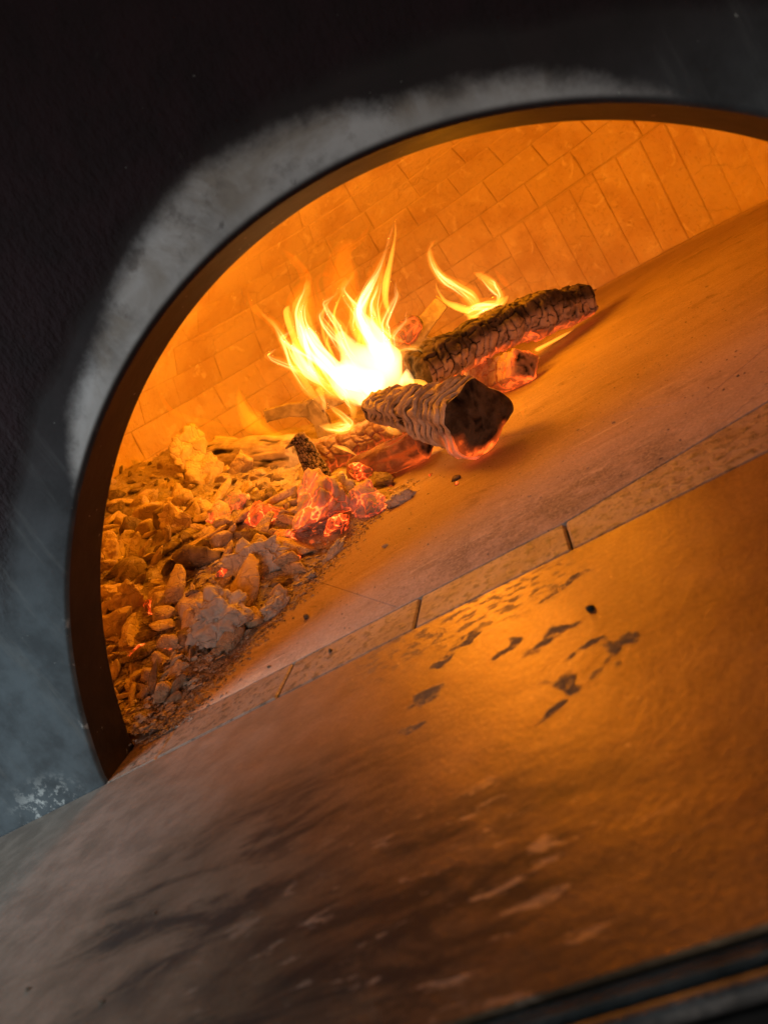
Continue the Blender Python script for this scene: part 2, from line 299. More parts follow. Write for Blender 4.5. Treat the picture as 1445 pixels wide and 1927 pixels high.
# chamber shell (mortar behind the bricks)
shell = part('chamber', oven)
NAZ = 120; prof = [(OR, -.01), (OR, .1), (OR, SH)] + [(OR * math.cos(t), SH + DH * math.sin(t)) for t in np.linspace(.06, math.pi / 2 - .001, 22)]
V = []; Fc = []
for (r, z) in prof:
    for i in range(NAZ):
        th = 2 * math.pi * i / NAZ; sx, sy = math.sin(th), math.cos(th)
        if sy < 0: sx = math.copysign(min(1, abs(sx) * 1.9), sx)             # straight flanks towards the mouth
        V.append((OCX + r * sx, max(OCY + r * sy, JD + .004), z))
for j in range(len(prof) - 1):
    for i in range(NAZ):
        q = (j * NAZ + i, j * NAZ + (i + 1) % NAZ, (j + 1) * NAZ + (i + 1) % NAZ, (j + 1) * NAZ + i)
        if all(V[k][1] <= JD + .0041 for k in q): continue
        Fc.append(q)
new_obj('mortar_shell', V, Fc, MORTAR, shell, smooth=True)

def curved_brick(name, parent, th0, th1, pf, t0, t1, depth=.006, gap=.0016, seed=0):
    """one brick: a chamfered slab following the chamber surface; pf(t) -> (radius, z)"""
    r0, z0 = pf((t0 + t1) / 2); ga = gap / max(r0, .05); L = math.hypot(pf(t1)[0] - pf(t0)[0], pf(t1)[1] - pf(t0)[1]); gt = gap / L * (t1 - t0)
    rr = random.Random(seed); dp = depth + rr.uniform(-.0008, .0010); ch = .002; cha = ch / max(r0, .05); cht = ch / L * (t1 - t0)
    def P(th, t, inset):
        r, z = pf(t); e = 1e-3; ra, za = pf(t + e); rb, zb = pf(t - e); tx, tz = ra - rb, za - zb; l = math.hypot(tx, tz); nx, nz = -tz / l, tx / l   # inward normal
        r += nx * inset; z += nz * inset
        return (OCX + r * math.sin(th), OCY + r * math.cos(th), z)
    j = lambda s: rr.uniform(-s, s)
    a0, a1, b0, b1 = th0 + ga + j(.0012), th1 - ga + j(.0012), t0 + gt, t1 - gt
    V = []; am = (a0 + a1) / 2
    for (aa, tt) in ((a0, b0), (am, b0), (a1, b0), (a1, b1), (am, b1), (a0, b1)): V.append(P(aa, tt, -.01))
    for (aa, tt) in ((a0, b0), (am, b0), (a1, b0), (a1, b1), (am, b1), (a0, b1)): V.append(P(aa, tt, dp - .002))
    for (aa, tt) in ((a0 + cha, b0 + cht), (am, b0 + cht), (a1 - cha, b0 + cht), (a1 - cha, b1 - cht), (am, b1 - cht), (a0 + cha, b1 - cht)): V.append(P(aa, tt, dp + j(.0008)))
    Fc = [(12, 13, 16, 17), (13, 14, 15, 16)]
    for o in (0, 6):
        for i in range(6): Fc.append((o + i, o + (i + 1) % 6, o + 6 + (i + 1) % 6, o + 6 + i))
    return new_obj(name, V, Fc, BRICK, parent)
D2R = math.pi / 180
wallp = lambda t: (OR, t); domep = lambda t: (OR * math.cos(t), SH + DH * math.sin(t))
soldiers = part('soldier_course', oven); courses = part('wall_courses', oven); domebr = part('dome', oven)
TH_SPLIT = 13 * D2R
th = TH_SPLIT; i = 0
while th < 90 * D2R:
    wdt = .0725 / OR * rng.uniform(.96, 1.04); curved_brick('brick', soldiers, th, th + wdt, wallp, .0, SH + rng.uniform(-.004, .0), .0025, .0005, 100 + i); th += wdt; i += 1
nc = 4
for c in range(nc):
    z0, z1 = SH * c / nc, SH * (c + 1) / nc; th = TH_SPLIT - (0.05 if c % 2 else 0)
    first = True
    while th > -88 * D2R:
        wdt = .118 / OR * rng.uniform(.9, 1.1); hi = TH_SPLIT if first else th
        curved_brick('brick', courses, th - wdt, hi, wallp, z0, z1, .0025, .0007, 1000 + c * 50 + i); th -= wdt; i += 1; first = False
t = 0.0; c = 0
while t < 66 * D2R:
    sp = math.hypot(OR * math.sin(t + .05), DH * math.cos(t + .05)); dt = .075 / sp; r = OR * math.cos(t + dt / 2)
    a = -92 * D2R + rng.uniform(0, .1)
    while a < 86 * D2R:
        wdt = .150 / r * rng.uniform(.85, 1.15); curved_brick('brick', domebr, a, a + wdt, domep, t, t + dt, .0025, .0006, 3000 + i); a += wdt; i += 1
    t += dt; c += 1

# hearth tiles, laid on the diagonal
def clip(poly, nx, ny, d):          # keep nx*x + ny*y >= d
    out = []
    for i in range(len(poly)):
        a, b = poly[i], poly[(i + 1) % len(poly)]; fa, fb = nx * a[0] + ny * a[1] - d, nx * b[0] + ny * b[1] - d
        if fa >= 0: out.append(a)
        if fa * fb < 0: s = fa / (fa - fb); out.append((a[0] + s * (b[0] - a[0]), a[1] + s * (b[1] - a[1])))
    return out
def slab(name, poly, z, mat, parent, thick=.03, ch=.0012):
    poly = np.array(poly); n = len(poly)
    if n < 3: return
    c = poly.mean(0); d = poly - c; l = np.linalg.norm(d, axis=1)[:, None]; ins = c + d * (1 - ch * 1.4 / l)
    V = [(x, y, z - thick) for x, y in poly] + [(x, y, z - ch) for x, y in poly] + [(x, y, z) for x, y in ins]
    Fc = [tuple(range(2 * n, 3 * n))]
    for o in (0, n):
        for i in range(n): Fc.append((o + i, o + (i + 1) % n, o + n + (i + 1) % n, o + n + i))
    return new_obj(name, V, Fc, mat, parent)
SL = (.130 - .0575) / (.35 + .044)         # slanted back edge of the threshold on the right
hearth = part('hearth', oven)
dirv = np.array([-.565, .826]); dirv /= np.linalg.norm(dirv); nor = np.array([dirv[1], -dirv[0]]); p0 = np.array([.292, .504]); TS = .33
for ii in range(-5, 5):
    for jj in range(-6, 6):
        q = p0 + nor * TS * ii + dirv * (TS * jj + (TS * .5 if ii % 2 else .1)); g = .0002
        poly = [tuple(q + nor * g + dirv * g), tuple(q + nor * (TS - g) + dirv * g), tuple(q + nor * (TS - g) + dirv * (TS - g)), tuple(q + nor * g + dirv * (TS - g))]
        cc = q + (nor + dirv) * TS / 2
        if np.hypot(cc[0] - OCX, cc[1] - OCY) > OR + .2: continue
        poly = clip(poly, 0, 1, .0590)
        if len(poly) > 2: poly = clip(poly, -SL, 1, .0590 + .044 * SL)
        if len(poly) > 2: slab('tile', poly, rng.uniform(-.0001, .0001), HEARTH, hearth, .03, .0002)
new_obj('hearth_bed', [(-1.1, .05, -.004), (.9, .05, -.004), (.9, 1.8, -.004), (-1.1, 1.8, -.004)], [(0, 1, 2, 3)], MORTAR, oven)
thr = part('threshold', oven)
xs = [-.70, -.592, -.455, -.318, -.181, -.044, .165, .302, .50]
for a, b in zip(xs[:-1], xs[1:]):
    g = .0008; yb = lambda x: .0575 if x <= -.043 else .0575 + (x + .044) * SL
    slab('brick', [(a + g, .0012), (b - g, .0012), (b - g, yb(b - g)), (a + g, yb(a + g) if a > -.05 else .0575)], rng.uniform(-.0008, .0003), THRESH, thr, .03, .0015)
# landing slab with its steel edge
bm_v = []; LX0, LX1, LY0 = -1.4, 1.1, -.3245
nx_, ny_ = 2, 2
slab('landing', [(LX0, LY0), (LX1, LY0), (LX1, -.0012), (LX0, -.0012)], 0.0, LAND, oven, .03, .002)
def bar(name, x0, x1, prof2, mat, parent):
    n = len(prof2); V = [(x0, y, z) for y, z in prof2] + [(x1, y, z) for y, z in prof2]
    Fc = [(i, (i + 1) % n, n + (i + 1) % n, n + i) for i in range(n)] + [tuple(range(n))[::-1], tuple(range(n, 2 * n))]
    return new_obj(name, V, Fc, mat, parent)
bar('landing_edge', LX0, LX1, [(LY0 - .0008, -.03), (LY0 - .0008, -.0035), (LY0 - .002, -.002), (LY0 - .006, -.002), (LY0 - .008, -.004), (LY0 - .008, -.03)], m_iron('edge_dark', (.03, .032, .03), (.06, .062, .06), .4, .3), oven)
pr = [(LY0 - .0128 + .0035 * math.cos(t), -.005 + .0035 * math.sin(t)) for t in np.linspace(0, 2 * math.pi, 14, endpoint=False)]
bar('trim_rail', LX0, LX1, pr, TRIM, oven)
bar('apron', LX0, LX1, [(LY0 - .0085, -.9), (LY0 - .0085, -.0105), (LY0 - .0155, -.0105), (LY0 - .0155, -.9)], APRON, oven)

# ------------------------------------------------------------------ ash bank
def xe(y):
    ys = [.0, .06, .16, .22, .30, .42, .50, .60, .75, .95, 1.2, 1.7]; xs_ = [-.52, -.478, -.440, -.405, -.368, -.325, -.275, -.285, -.30, -.27, -.22, -.2]
    return float(np.interp(y, ys, xs_))
def hz0(x, y):
    d = xe(y) - x; k = float(np.interp(y, [.0, .3, .6, .9, 1.15, 1.35, 1.6], [.30, .335, .375, .43, .42, .28, .2]))
    if d <= 0: return -.012 + .3 * max(d, -.02)
    h = k * d * .93; return h - .004 * math.exp(-d / .01) if h < .30 else .30
def hz(x, y):
    h = hz0(x, y)
    if h > -.004:
        am = min(1, (xe(y) - x + .03) / .08)
        n1 = noise.fractal(Vector((x * 14, y * 14, 3.1)), 1.0, 2.0, 3); n2 = noise.fractal(Vector((x * 60, y * 60, 7.7)), .9, 2.1, 4)
        h += am * (n1 * .010 + n2 * .0055) + .0015
    return h
gx = np.arange(-.965, -.16, .005); gy = np.arange(JD + .006, 1.70, .005)
idx = -np.ones((len(gy), len(gx)), int); V = []
for j, y in enumerate(gy):
    for i_, x in enumerate(gx):
        if y > OCY and math.hypot(x - OCX, y - OCY) > OR + .012: continue
        idx[j, i_] = len(V); V.append((x, y, hz(x, y)))
Fc = []
for j in range(len(gy) - 1):
    for i_ in range(len(gx) - 1):
        q = (idx[j, i_], idx[j, i_ + 1], idx[j + 1, i_ + 1], idx[j + 1, i_])
        if min(q) >= 0 and max(V[k][2] for k in q) > -.004: Fc.append(q)
ashb = new_obj('ash_bank', V, Fc, ASH, smooth=True)
tag(ashb, 'pale powdery ash heaped in a bank against the chamber wall', 'ash', kind='stuff')
def pile(px, py):
    d = ray(px, py); t = .5
    while t < 2.2:
        P = CAM + d * t
        if P[2] < max(hz0(P[0], P[1]), 0): return P
        t += .004
    return CAM + d * 1.4

# ------------------------------------------------------------------ lumps of charcoal
def chunk_mesh(name, seed, mat, sub=3, cuts=9, rough=.10, fl=(1, 1, 1), fold=False):
    bm = bmesh.new(); bmesh.ops.create_icosphere(bm, subdivisions=sub, radius=1.0); r = random.Random(seed)
    pl = []
    for _ in range(cuts):
        n = Vector((r.gauss(0, 1), r.gauss(0, 1), r.gauss(0, 1))).normalized(); pl.append((n, r.uniform(.34, .74) if not fold else r.uniform(.62, .9)))
    off = Vector((seed * 3.7, seed * 1.3, seed * 2.1))
    for v in bm.verts:
        p = v.co.copy()
        for n, d in pl:
            k = p.dot(n)
            if k > d: p -= n * (k - d) * .93
        f = 1 + rough * noise.fractal(p * 1.6 + off, 1, 2, 3) + rough * .5 * noise.fractal(p * 5 + off, 1, 2, 3)
        if fold:                                                            # billowed crust with creases
            dd, _ = noise.voronoi(p * 1.5 + off); f += .22 * (min(1, (dd[1] - dd[0]) * 2.2) - 1) + .05 * noise.fractal(p * 7 + off, .8, 2, 4)
        v.co = Vector((p.x * f * fl[0], p.y * f * fl[1], p.z * f * fl[2]))
    me = bpy.data.meshes.new(name); bm.to_mesh(me); bm.free(); me.polygons.foreach_set('use_smooth', [True] * len(me.polygons)); me.materials.append(mat)
    return me
def lump(name, me, loc, s, rot, label, cat, group=None):
    o = bpy.data.objects.new(name, me); COL.objects.link(o); o.location = loc; o.scale = (s, s, s) if not hasattr(s, '__len__') else s; o.rotation_euler = rot
    return tag(o, label, cat, group)
protos = [chunk_mesh('charcoal_chip', 20 + k, COAL_ASH if k % 4 else COAL_DARK, 3, 7, .16, [(1, .62, .36), (1, .8, .5), (1, .30, .24), (1, .7, .20), (.9, .8, .6)][k % 5]) for k in range(15)]
placed = []
def chip_words(k, P):
    kind = ['tapered charcoal chip', 'blocky charcoal chip', 'narrow charcoal splinter', 'thin charcoal flake', 'chunky charcoal lump'][k % 5]
    coat = 'pale ash-coated' if k % 4 else 'dark bare'
    where = 'high on the ash bank' if P[2] > .16 else ('on the lower ash bank near the jamb' if P[1] < .34 else 'midway up the ash bank')
    return f'{coat} {kind} {where}', 'charcoal', f'{coat} {kind}s {where}'
def free(P, r):
    for (q, rr) in placed:
        if (q[0] - P[0]) ** 2 + (q[1] - P[1]) ** 2 + (q[2] - P[2]) ** 2 < (.55 * (r + rr)) ** 2: return False
    return True
# named lumps first: px, py, radius in px, material, squash, label
LUMPS = [
    (432, 1150, 72, COAL_WHITE, (1.0, .8, .74), 'big rounded white ash lump at the front foot of the ash bank'),
    (528, 1128, 34, COAL_WHITE, (1.0, .6, .55), 'small pale ash lump tucked against the big white lump'),
    (490, 1040, 60, COAL_WHITE, (1.0, .7, .62), 'grey white folded ash lump with pink glow, behind the big white lump'),
    (535, 1010, 30, COAL_RED, (1.0, .8, .7), 'pink glowing coal leaning on the folded ash lump'),
    (605, 950, 62, COAL_RED, (1.0, .8, .8), 'large red glowing coal with ash crust at the bank edge'),
    (640, 925, 36, COAL_WHITE, (1.0, .7, .9), 'grey ash flake standing on the large red coal'),
    (705, 935, 42, COAL_RED, (1.0, .7, .75), 'pale pink ember beside the large red coal'),
    (757, 930, 28, COAL_WHITE, (1.0, .55, .5), 'small grey lump lying on hearth beyond the pale pink ember'),
    (640, 985, 32, COAL_HOT, (1.0, .8, .5), 'bright orange ember below the large red coal'),
    (503, 968, 36, COAL_HOT, (1.0, .8, .8), 'fiery orange coal with dark ribs on the bank slope'),
    (455, 945, 36, COAL_RED, (1.0, .7, .6), 'dull red coal flake above the ribbed orange coal'),
    (422, 968, 30, COAL_RED, (1.0, .7, .7), 'faint red rounded coal among the ash chips'),
    (470, 1000, 34, COAL_DARK, (1.2, .45, .4), 'dark charred stick piece across the bank slope'),
    (428, 1075, 18, COAL_HOT, (1, 1, .7), 'tiny bright ember below the folded ash lump'),
    (556, 1052, 10, COAL_HOT, (1, 1, .8), 'pinpoint glowing ember at the bank foot'),
    (318, 1052, 40, COAL_ASH, (1.3, .24, .24), 'straight ash-coated stick lying down the bank slope'),
    (225, 1105, 44, COAL_ASH, (1.2, .55, .5), 'thick rounded ash-coated stub beside the jamb'),
    (262, 1120, 42, COAL_ASH, (1.0, .8, .6), 'broad curved ash-coated shell near the jamb'),
    (225, 1030, 44, COAL_ASH, (1.0, .8, .5), 'squared ash-coated slab beside the jamb'),
    (235, 1160, 40, COAL_ASH, (1.0, .7, .6), 'crumbly ash-coated lump above the small red ember'),
    (255, 1180, 40, COAL_ASH, (1.3, .5, .4), 'long low ash-coated block below the crumbly lump'),
    (300, 965, 34, COAL_ASH, (1.0, .7, .6), 'rounded ash-coated flake among chips mid-slope'),
    (340, 985, 36, COAL_ASH, (.9, .8, .8), 'ball-like ash-coated coal mid-slope'),
    (375, 1015, 38, COAL_ASH, (1.3, .5, .4), 'long ash-coated shard mid-slope above the folded lump'),
    (290, 1140, 22, COAL_HOT, (1, .8, .6), 'small red ember between big ash chips near the jamb'),
    (264, 1222, 24, COAL_RED, (1, .8, .6), 'faintly glowing coal low down near the jamb'),
    (385, 850, 46, COAL_ASH, (1.0, .8, .85), 'blocky ash-coated coal on top of the bank'),
    (395, 885, 34, COAL_ASH, (1.0, .8, .8), 'squared ash block under the blocky coal on the bank top'),
    (440, 840, 30, COAL_ASH, (.8, .8, 1), 'upright rounded ash block on the bank top'),
    (478, 838, 32, COAL_ASH, (1, .8, .8), 'ash-coated block against the fallen ash-coated log'),
    (455, 868, 30, COAL_ASH, (1, .8, .7), 'wedge of ash-coated charcoal below the upright block'),
    (630, 1030, 26, COAL_WHITE, (1.3, .5, .4), 'grey white sliver of charcoal at the bank foot'),
    (590, 1075, 18, COAL_WHITE, (1.4, .5, .4), 'thin pale sliver at the bank foot near the hearth'),
    (690, 890, 26, COAL_HOT, (.9, .5, 1.1), 'bright orange upright ember shard beside the branch stub'),
    (720, 895, 34, COAL_DARK, (1.2, .6, .5), 'black crusted coal with glowing underside near the red log'),
]
for i_, (px, py, rp, mt, sq, lb) in enumerate(LUMPS):
    P = pile(px, py + rp * .55); dist = np.dot(P - CAM, F); r = rp / FPX * dist * (1.15 if mt is COAL_WHITE else 1.35)
    me = chunk_mesh('coal', 300 + i_, mt, 5 if rp > 40 else 4, 7 if mt is COAL_WHITE else 9, .26, sq, fold=mt is COAL_WHITE); P = P + np.array([0, 0, r * sq[2] * .45])
    lump('coal' if mt is not COAL_WHITE else 'ash_lump', me, P, r, (rng.uniform(-.3, .3), rng.uniform(-.3, .3), rng.uniform(0, 6)), lb, 'coal' if mt is not COAL_WHITE else 'ash lump'); placed.append((P, r * .8))
cnt = 0
for k in range(4000):
    if cnt >= 250: break
    px, py = rng.uniform(190, 560), rng.uniform(870, 1320)
    if py < 960 and rng.random() < .55: continue
    P = pile(px, py); d = xe(P[1]) - P[0]
    if d < .02 or P[1] < .09: continue
    near = py > 940; r = rng.uniform(.014, .028) if near else rng.uniform(.008, .016)
    if py > 1210: r *= .5
    if rng.random() < .12: r *= 1.5
    if not free(P, r): continue
    placed.append((P, r)); cnt += 1; kk = rng.randrange(15)
    lump('charcoal_chip', protos[kk], P + np.array([0, 0, r * .42]), r * 1.35, (rng.uniform(-.8, .8), rng.uniform(-.8, .8), rng.uniform(0, 6.28)), *chip_words(kk, P))
# fine chips and grit, uncountable
def scatter(name, n, gen, size, mat, label, seed):
    r = random.Random(seed); bm = bmesh.new(); V = []; Fc = []
    tet = [Vector(v) for v in ((1, 0, -.4), (-.5, .8, -.4), (-.5, -.8, -.4), (.1, .1, .7), (.7, .7, .1), (-.8, 0, .2))]
    fcs = [(0, 4, 3), (4, 1, 3), (1, 5, 3), (5, 2, 3), (2, 0, 3), (0, 1, 4), (1, 2, 5), (0, 2, 1)]
    for _ in range(n):
        p = gen(r)
        if p is None: continue
        s = size(r); M = Matrix.Rotation(r.uniform(0, 6.28), 3, 'Z') @ Matrix.Rotation(r.uniform(-.8, .8), 3, 'X'); o = len(V); f = (r.uniform(.7, 1.5), r.uniform(.5, 1), r.uniform(.35, .8))
        for q in tet: qq = M @ Vector((q.x * f[0], q.y * f[1], q.z * f[2])) * s * r.uniform(.8, 1.2); V.append((p[0] + qq.x, p[1] + qq.y, p[2] + qq.z))
        Fc += [tuple(o + i for i in f_) for f_ in fcs]
    return tag(new_obj(name, V, Fc, mat), label, None, kind='stuff')
def gen_bank(r):
    px, py = r.uniform(185, 620), r.uniform(850, 1380); P = pile(px, py)
    if P[1] < JD + .01 or xe(P[1]) - P[0] < 0: return None
    return (P[0], P[1], hz(P[0], P[1]) + .001)
scatter('ash_chips', 5200, gen_bank, lambda r: .0018 + .0045 * r.random() ** 2.5, CHIP, 'fine crumbled ash chips spread over the ash bank', 11)
def gen_edge(r):
    y = .045 + .5 * r.random() ** 1.6; x = xe(y) + r.gauss(.004, .016) + abs(r.gauss(0, .012))
    return (x, y, max(hz(x, y), 0) + .0005)
scatter('grit', 3200, gen_edge, lambda r: .0008 + .0022 * r.random() ** 3, GRIT, 'pale ash grit spilling from the bank foot onto the hearth', 12)
def gen_floor(r):
    y = .07 + .9 * r.random(); x = -.3 + .75 * r.random()
    return (x, y, .0004) if x > xe(y) else None
scatter('charcoal_specks', 900, gen_floor, lambda r: .0005 + .0016 * r.random() ** 4, COAL_DARK, 'tiny dark charcoal specks scattered on the hearth', 13)
# single crumbs that can be picked out
CR = [(858, 903, 14, COAL_DARK, 'grey charcoal crumb on the hearth below the front log end'), (860, 912, 8, COAL_HOT, 'tiny orange ember beside the grey crumb on the hearth'), (725, 1030, 9, COAL_WHITE, 'small pale ash crumb alone on the hearth'), (578, 1163, 11, COAL_DARK, 'dark charcoal sliver on the hearth off the white lump'),
      (622, 1226, 8, COAL_DARK, 'black crumb on the threshold bricks'), (1110, 1146, 11, COAL_DARK, 'square black charcoal crumb on the landing slab'), (508, 1255, 6, COAL_DARK, 'black crumb at the hearth edge by the threshold'), (810, 895, 6, COAL_HOT, 'tiny ember spark on the hearth by the red log'),
      (55, 1862, 9, COAL_DARK, 'black crumb on the bare pale end of the landing'), (193, 1887, 10, COAL_DARK, 'larger black crumb on the bare pale end of the landing'), (293, 1719, 6, COAL_DARK, 'tiny black crumb in the soot smear on the landing'), (1115, 550, 10, COAL_DARK, 'dark charcoal bit against the soldier bricks')]
for i_, (px, py, rp, mt, lb) in enumerate(CR):
    P = flr(px, py); r = rp / FPX * np.dot(P - CAM, F)
    if px == 1110: me = chunk_mesh('charcoal_crumb', 500 + i_, m_iron('black_char', (.008, .006, .005), (.02, .015, .012), .8, 0), 3, 10, .1, (1, .9, .7))
    else: me = chunk_mesh('charcoal_crumb', 500 + i_, mt, 3, 10, .12, (1, .6, .5))
    lump('charcoal_crumb', me, P + np.array([0, 0, r * .3]), r, (0, 0, rng.uniform(0, 6)), lb, 'charcoal')

# ------------------------------------------------------------------ logs
def log(name, label, p0, p1, r0, r1, style, mats, seed, glow=None, ash=None, shape=None, step=.0022, bend=0.0, ends=(True, True), roll=0.0):
    p0, p1 = np.array(p0, float), np.array(p1, float); ax = p1 - p0; L = np.linalg.norm(ax); ax /= L
    sd = np.cross(ax, [0, 0, 1.0]); sd /= np.linalg.norm(sd); up = np.cross(sd, ax)
    root = thing(name, label, 'log' if 'log' in name else 'branch', tuple(p0 - np.array([0, 0, r0])))
    ns = max(8, int(L / step)); nt = max(24, int(2 * math.pi * max(r0, r1) / step)); off = Vector((seed * 7.1, seed * 3.3, seed * 5.7))
    V = np.zeros((ns + 1, nt, 3)); B = np.zeros((ns + 1, nt)); G = np.zeros((ns + 1, nt)); A = np.zeros((ns + 1, nt))
    for i in range(ns + 1):
        s = i / ns; c = p0 + ax * L * s + up * bend * math.sin(math.pi * s); R = r0 + (r1 - r0) * s
        R *= 1 + (.24 if style == 'alligator' else .10) * noise.noise(Vector((s * L * 18, seed * 1.7, 0)))
        for j in range(nt):
            th = 2 * math.pi * j / nt; q = shape(th + roll) if shape else 1 + .08 * math.sin(2 * th + seed) + .05 * math.sin(3 * th + 2 * seed)
            rad = R * q; dv = sd * math.cos(th) + up * math.sin(th); y, z = rad * math.cos(th), rad * math.sin(th)
            blk = 1.0
            if style == 'alligator':
                wv = noise.noise(Vector((s * L * 30, y * 30, z * 30)) + off); uu = s * L / .021 + .9 * wv + .25 * math.sin(3 * th + seed); iu = math.floor(uu); hsh = math.sin(iu * 12.9898 + seed * 78.2) * 43758.5453; hsh -= math.floor(hsh)
                nb = max(6, round(2 * math.pi * R / .024)); vv = th / (2 * math.pi) * nb + hsh + .55 * noise.noise(Vector((s * L * 40 + 5, y * 40, z * 40)) + off)
                fu, fv = uu - iu, vv - math.floor(vv); de = min(min(fu, 1 - fu) * 1.0, min(fv, 1 - fv) * 1.35); blk = min(1, de / .24); blk = blk * (2 - blk)
                fe = min(1, min(s, 1 - s) * L / .012); rad += fe * (blk - 1) * .0065 + .0015 * math.sin(iu * 5.1 + math.floor(vv) * 3.7) + .0016 * noise.fractal(Vector((s * L * 90, y * 90, z * 90)) + off, 1, 2, 3) + .010 * noise.noise(Vector((s * L * 16, y * 16, z * 16)) + off)
            elif style == 'voronoi':
                w_ = Vector((noise.noise(Vector((s * L * 25, y * 25, z * 25)) + off), 0, noise.noise(Vector((s * L * 25, y * 25, z * 25 + 9)) + off))) * .35
                dd, _ = noise.voronoi(Vector((s * L / .017, y / .022, z / .022)) + w_ + off)
                blk = min(1, (dd[1] - dd[0]) / .22); blk = blk * blk * (3 - 2 * blk)
                rad += (blk - 1) * .0060 + .0030 * noise.fractal(Vector((s * L * 40, y * 40, z * 40)) + off, 1, 2, 3) + .009 * noise.noise(Vector((s * L * 16, y * 16, z * 16)) + off)
            elif style == 'ripple':
                ph = s * L / .021 + 1.3 * noise.noise(Vector((s * L * 22, y * 30, z * 30)) + off) + 1.1 * (y / R)
                fr = ph - math.floor(ph); rd = (1 - fr) ** .8 * min(1, fr / .12); ph2 = ph * 2.7 + noise.noise(Vector((y * 60, z * 60, s * 9)) + off); r2 = abs(math.sin(math.pi * ph2)); blk = min(1, .15 + rd * 1.2) * (.55 + .45 * r2); fe = min(1, min(s, 1 - s) * L / .014); rad += fe * (.0035 * (r2 - 1)) + fe * .0095 * (rd - 1) * (0.55 + .8 * abs(noise.noise(Vector((s * 9, y * 40, z * 40)) + off))) + .005 * noise.fractal(Vector((s * L * 25, y * 25, z * 25)) + off, 1, 2, 3)
            elif style == 'bark':
                dd, _ = noise.voronoi(Vector((s * L / .006, y / .006, z / .006)) + off); blk = min(1, (dd[1] - dd[0]) / .35); rad += (blk - 1) * .0016 + .004 * noise.noise(Vector((s * L * 30, y * 30, z * 30)) + off)
            else:
                n_ = noise.fractal(Vector((s * L * 12, y * 70, z * 70)) + off, 1, 2, 4); blk = min(1, max(0, .7 + n_)); rad += .004 * n_ + .006 * noise.noise(Vector((s * L * 14, y * 14, z * 14)) + off)
            ee = min(s, 1 - s) * L / .012
            if ee < 1: rad *= 1 - .08 * (1 - ee) ** 2
            V[i, j] = c + dv * rad; B[i, j] = blk; low = -math.sin(th)
            G[i, j] = glow(s, th, low) if glow else 0; A[i, j] = ash(s, th, low) if ash else 0
    Fc = [(i * nt + j, (i + 1) * nt + j, (i + 1) * nt + (j + 1) % nt, i * nt + (j + 1) % nt) for i in range(ns) for j in range(nt)]
    o = new_obj('charred_wood', V.reshape(-1, 3), Fc, mats[0], root, origin=root.location, smooth=True)
    fattr(o, 'block', B.ravel()); fattr(o, 'glow', np.clip(G, 0, 1).ravel()); fattr(o, 'ash', np.clip(A, 0, 1).ravel())
    for e, (ring, on) in enumerate(((V[0], ends[0]), (V[-1], ends[1]))):
        if not on: continue
        c = ring.mean(0); W = []; nr = 9; sg = -1 if e == 0 else 1; Gv = []; Bv = []
        for k in range(nr + 1):
            f = 1 - k / nr
            for j in range(nt):
                P = c + (ring[j] - c) * max(f, .02); n_ = noise.fractal(Vector((P * 45).tolist()) + off, 1, 2, 4)
                P = P + ax * sg * (.009 * (1 - f ** 3) + (0 if k == 0 else .0035 * n_)); W.append(P); Bv.append(min(1, max(0, .75 + n_))); Gv.append(max(0, (f - .72) / .28) if glow else 0)
        Fe = [(k * nt + j, k * nt + (j + 1) % nt, (k + 1) * nt + (j + 1) % nt, (k + 1) * nt + j) for k in range(nr) for j in range(nt)] + [tuple(nr * nt + j for j in range(nt))]
        eo = new_obj('end_face', W, Fe, mats[1], root, origin=root.location, smooth=True); fattr(eo, 'block', Bv); fattr(eo, 'ash', [0] * len(W))
        gg = np.array(Gv).reshape(nr + 1, nt); gm = np.array([max(0, glow(0 if e == 0 else 1, 2 * math.pi * j / nt, -math.sin(2 * math.pi * j / nt))) if glow else 0 for j in range(nt)]); fattr(eo, 'glow', np.clip(gg * gm[None, :] * 1.4, 0, 1).ravel())
    return root
ss = lambda a, b, x: (lambda t: t * t * (3 - 2 * t))(min(1, max(0, (x - a) / (b - a))))
CH1 = m_log('charred_ripple', (.20, .15, .11), (.34, .27, .21), (.66, .62, .58), 1.0, 2.4)
CH1E = m_log('charred_end', (.04, .028, .019), (.12, .085, .055), (.4, .4, .4), .0, 3.0)
CH2 = m_log('charred_alligator', (.030, .024, .020), (.09, .07, .055), (.50, .40, .34), 1.0, 2.0)
CH3 = m_log('ember_log', (.26, .16, .11), (.40, .27, .20), (.48, .38, .32), .6, 2.6)
CH4 = m_log('burnt_log', (.10, .06, .04), (.24, .15, .10), (.4, .3, .22), .5, 1.3)
CH5 = m_log('ash_log', (.38, .31, .24), (.52, .44, .36), (.55, .48, .4), .5, 0)
CH6 = m_log('bark_stub', (.18, .13, .08), (.34, .26, .17), (.4, .3, .2), .3, 0)
def poly(n, amt):
    return lambda th: (1 - amt) + amt * math.cos(math.pi / n) / math.cos(((th % (2 * math.pi / n)) - math.pi / n)) * 1.12
wedge = lambda th: (.62 + .38 * poly(4, 1)(th)) * (1 + .07 * math.sin(3 * th + 1) + .05 * math.sin(5 * th))
log('front_log', 'split log with rippled ashy bark and black cut end glowing at rim', (-.100, .425, .050), (-.262, .66, .118), .055, .026, 'ripple', (CH1, CH1E), 3, glow=lambda s, th, low: (1.1 * ss(.5, .95, low) + .8 * ss(.6, 1, -math.cos(th)) * ss(.3, .9, low + .4)) * ss(.22, 0, s) + .5 * ss(.75, 1, low), ash=lambda s, th, low: ss(.75, .1, s) * ss(-1.2, .0, low) * .9 + .4, shape=wedge, roll=.4, step=.0014)
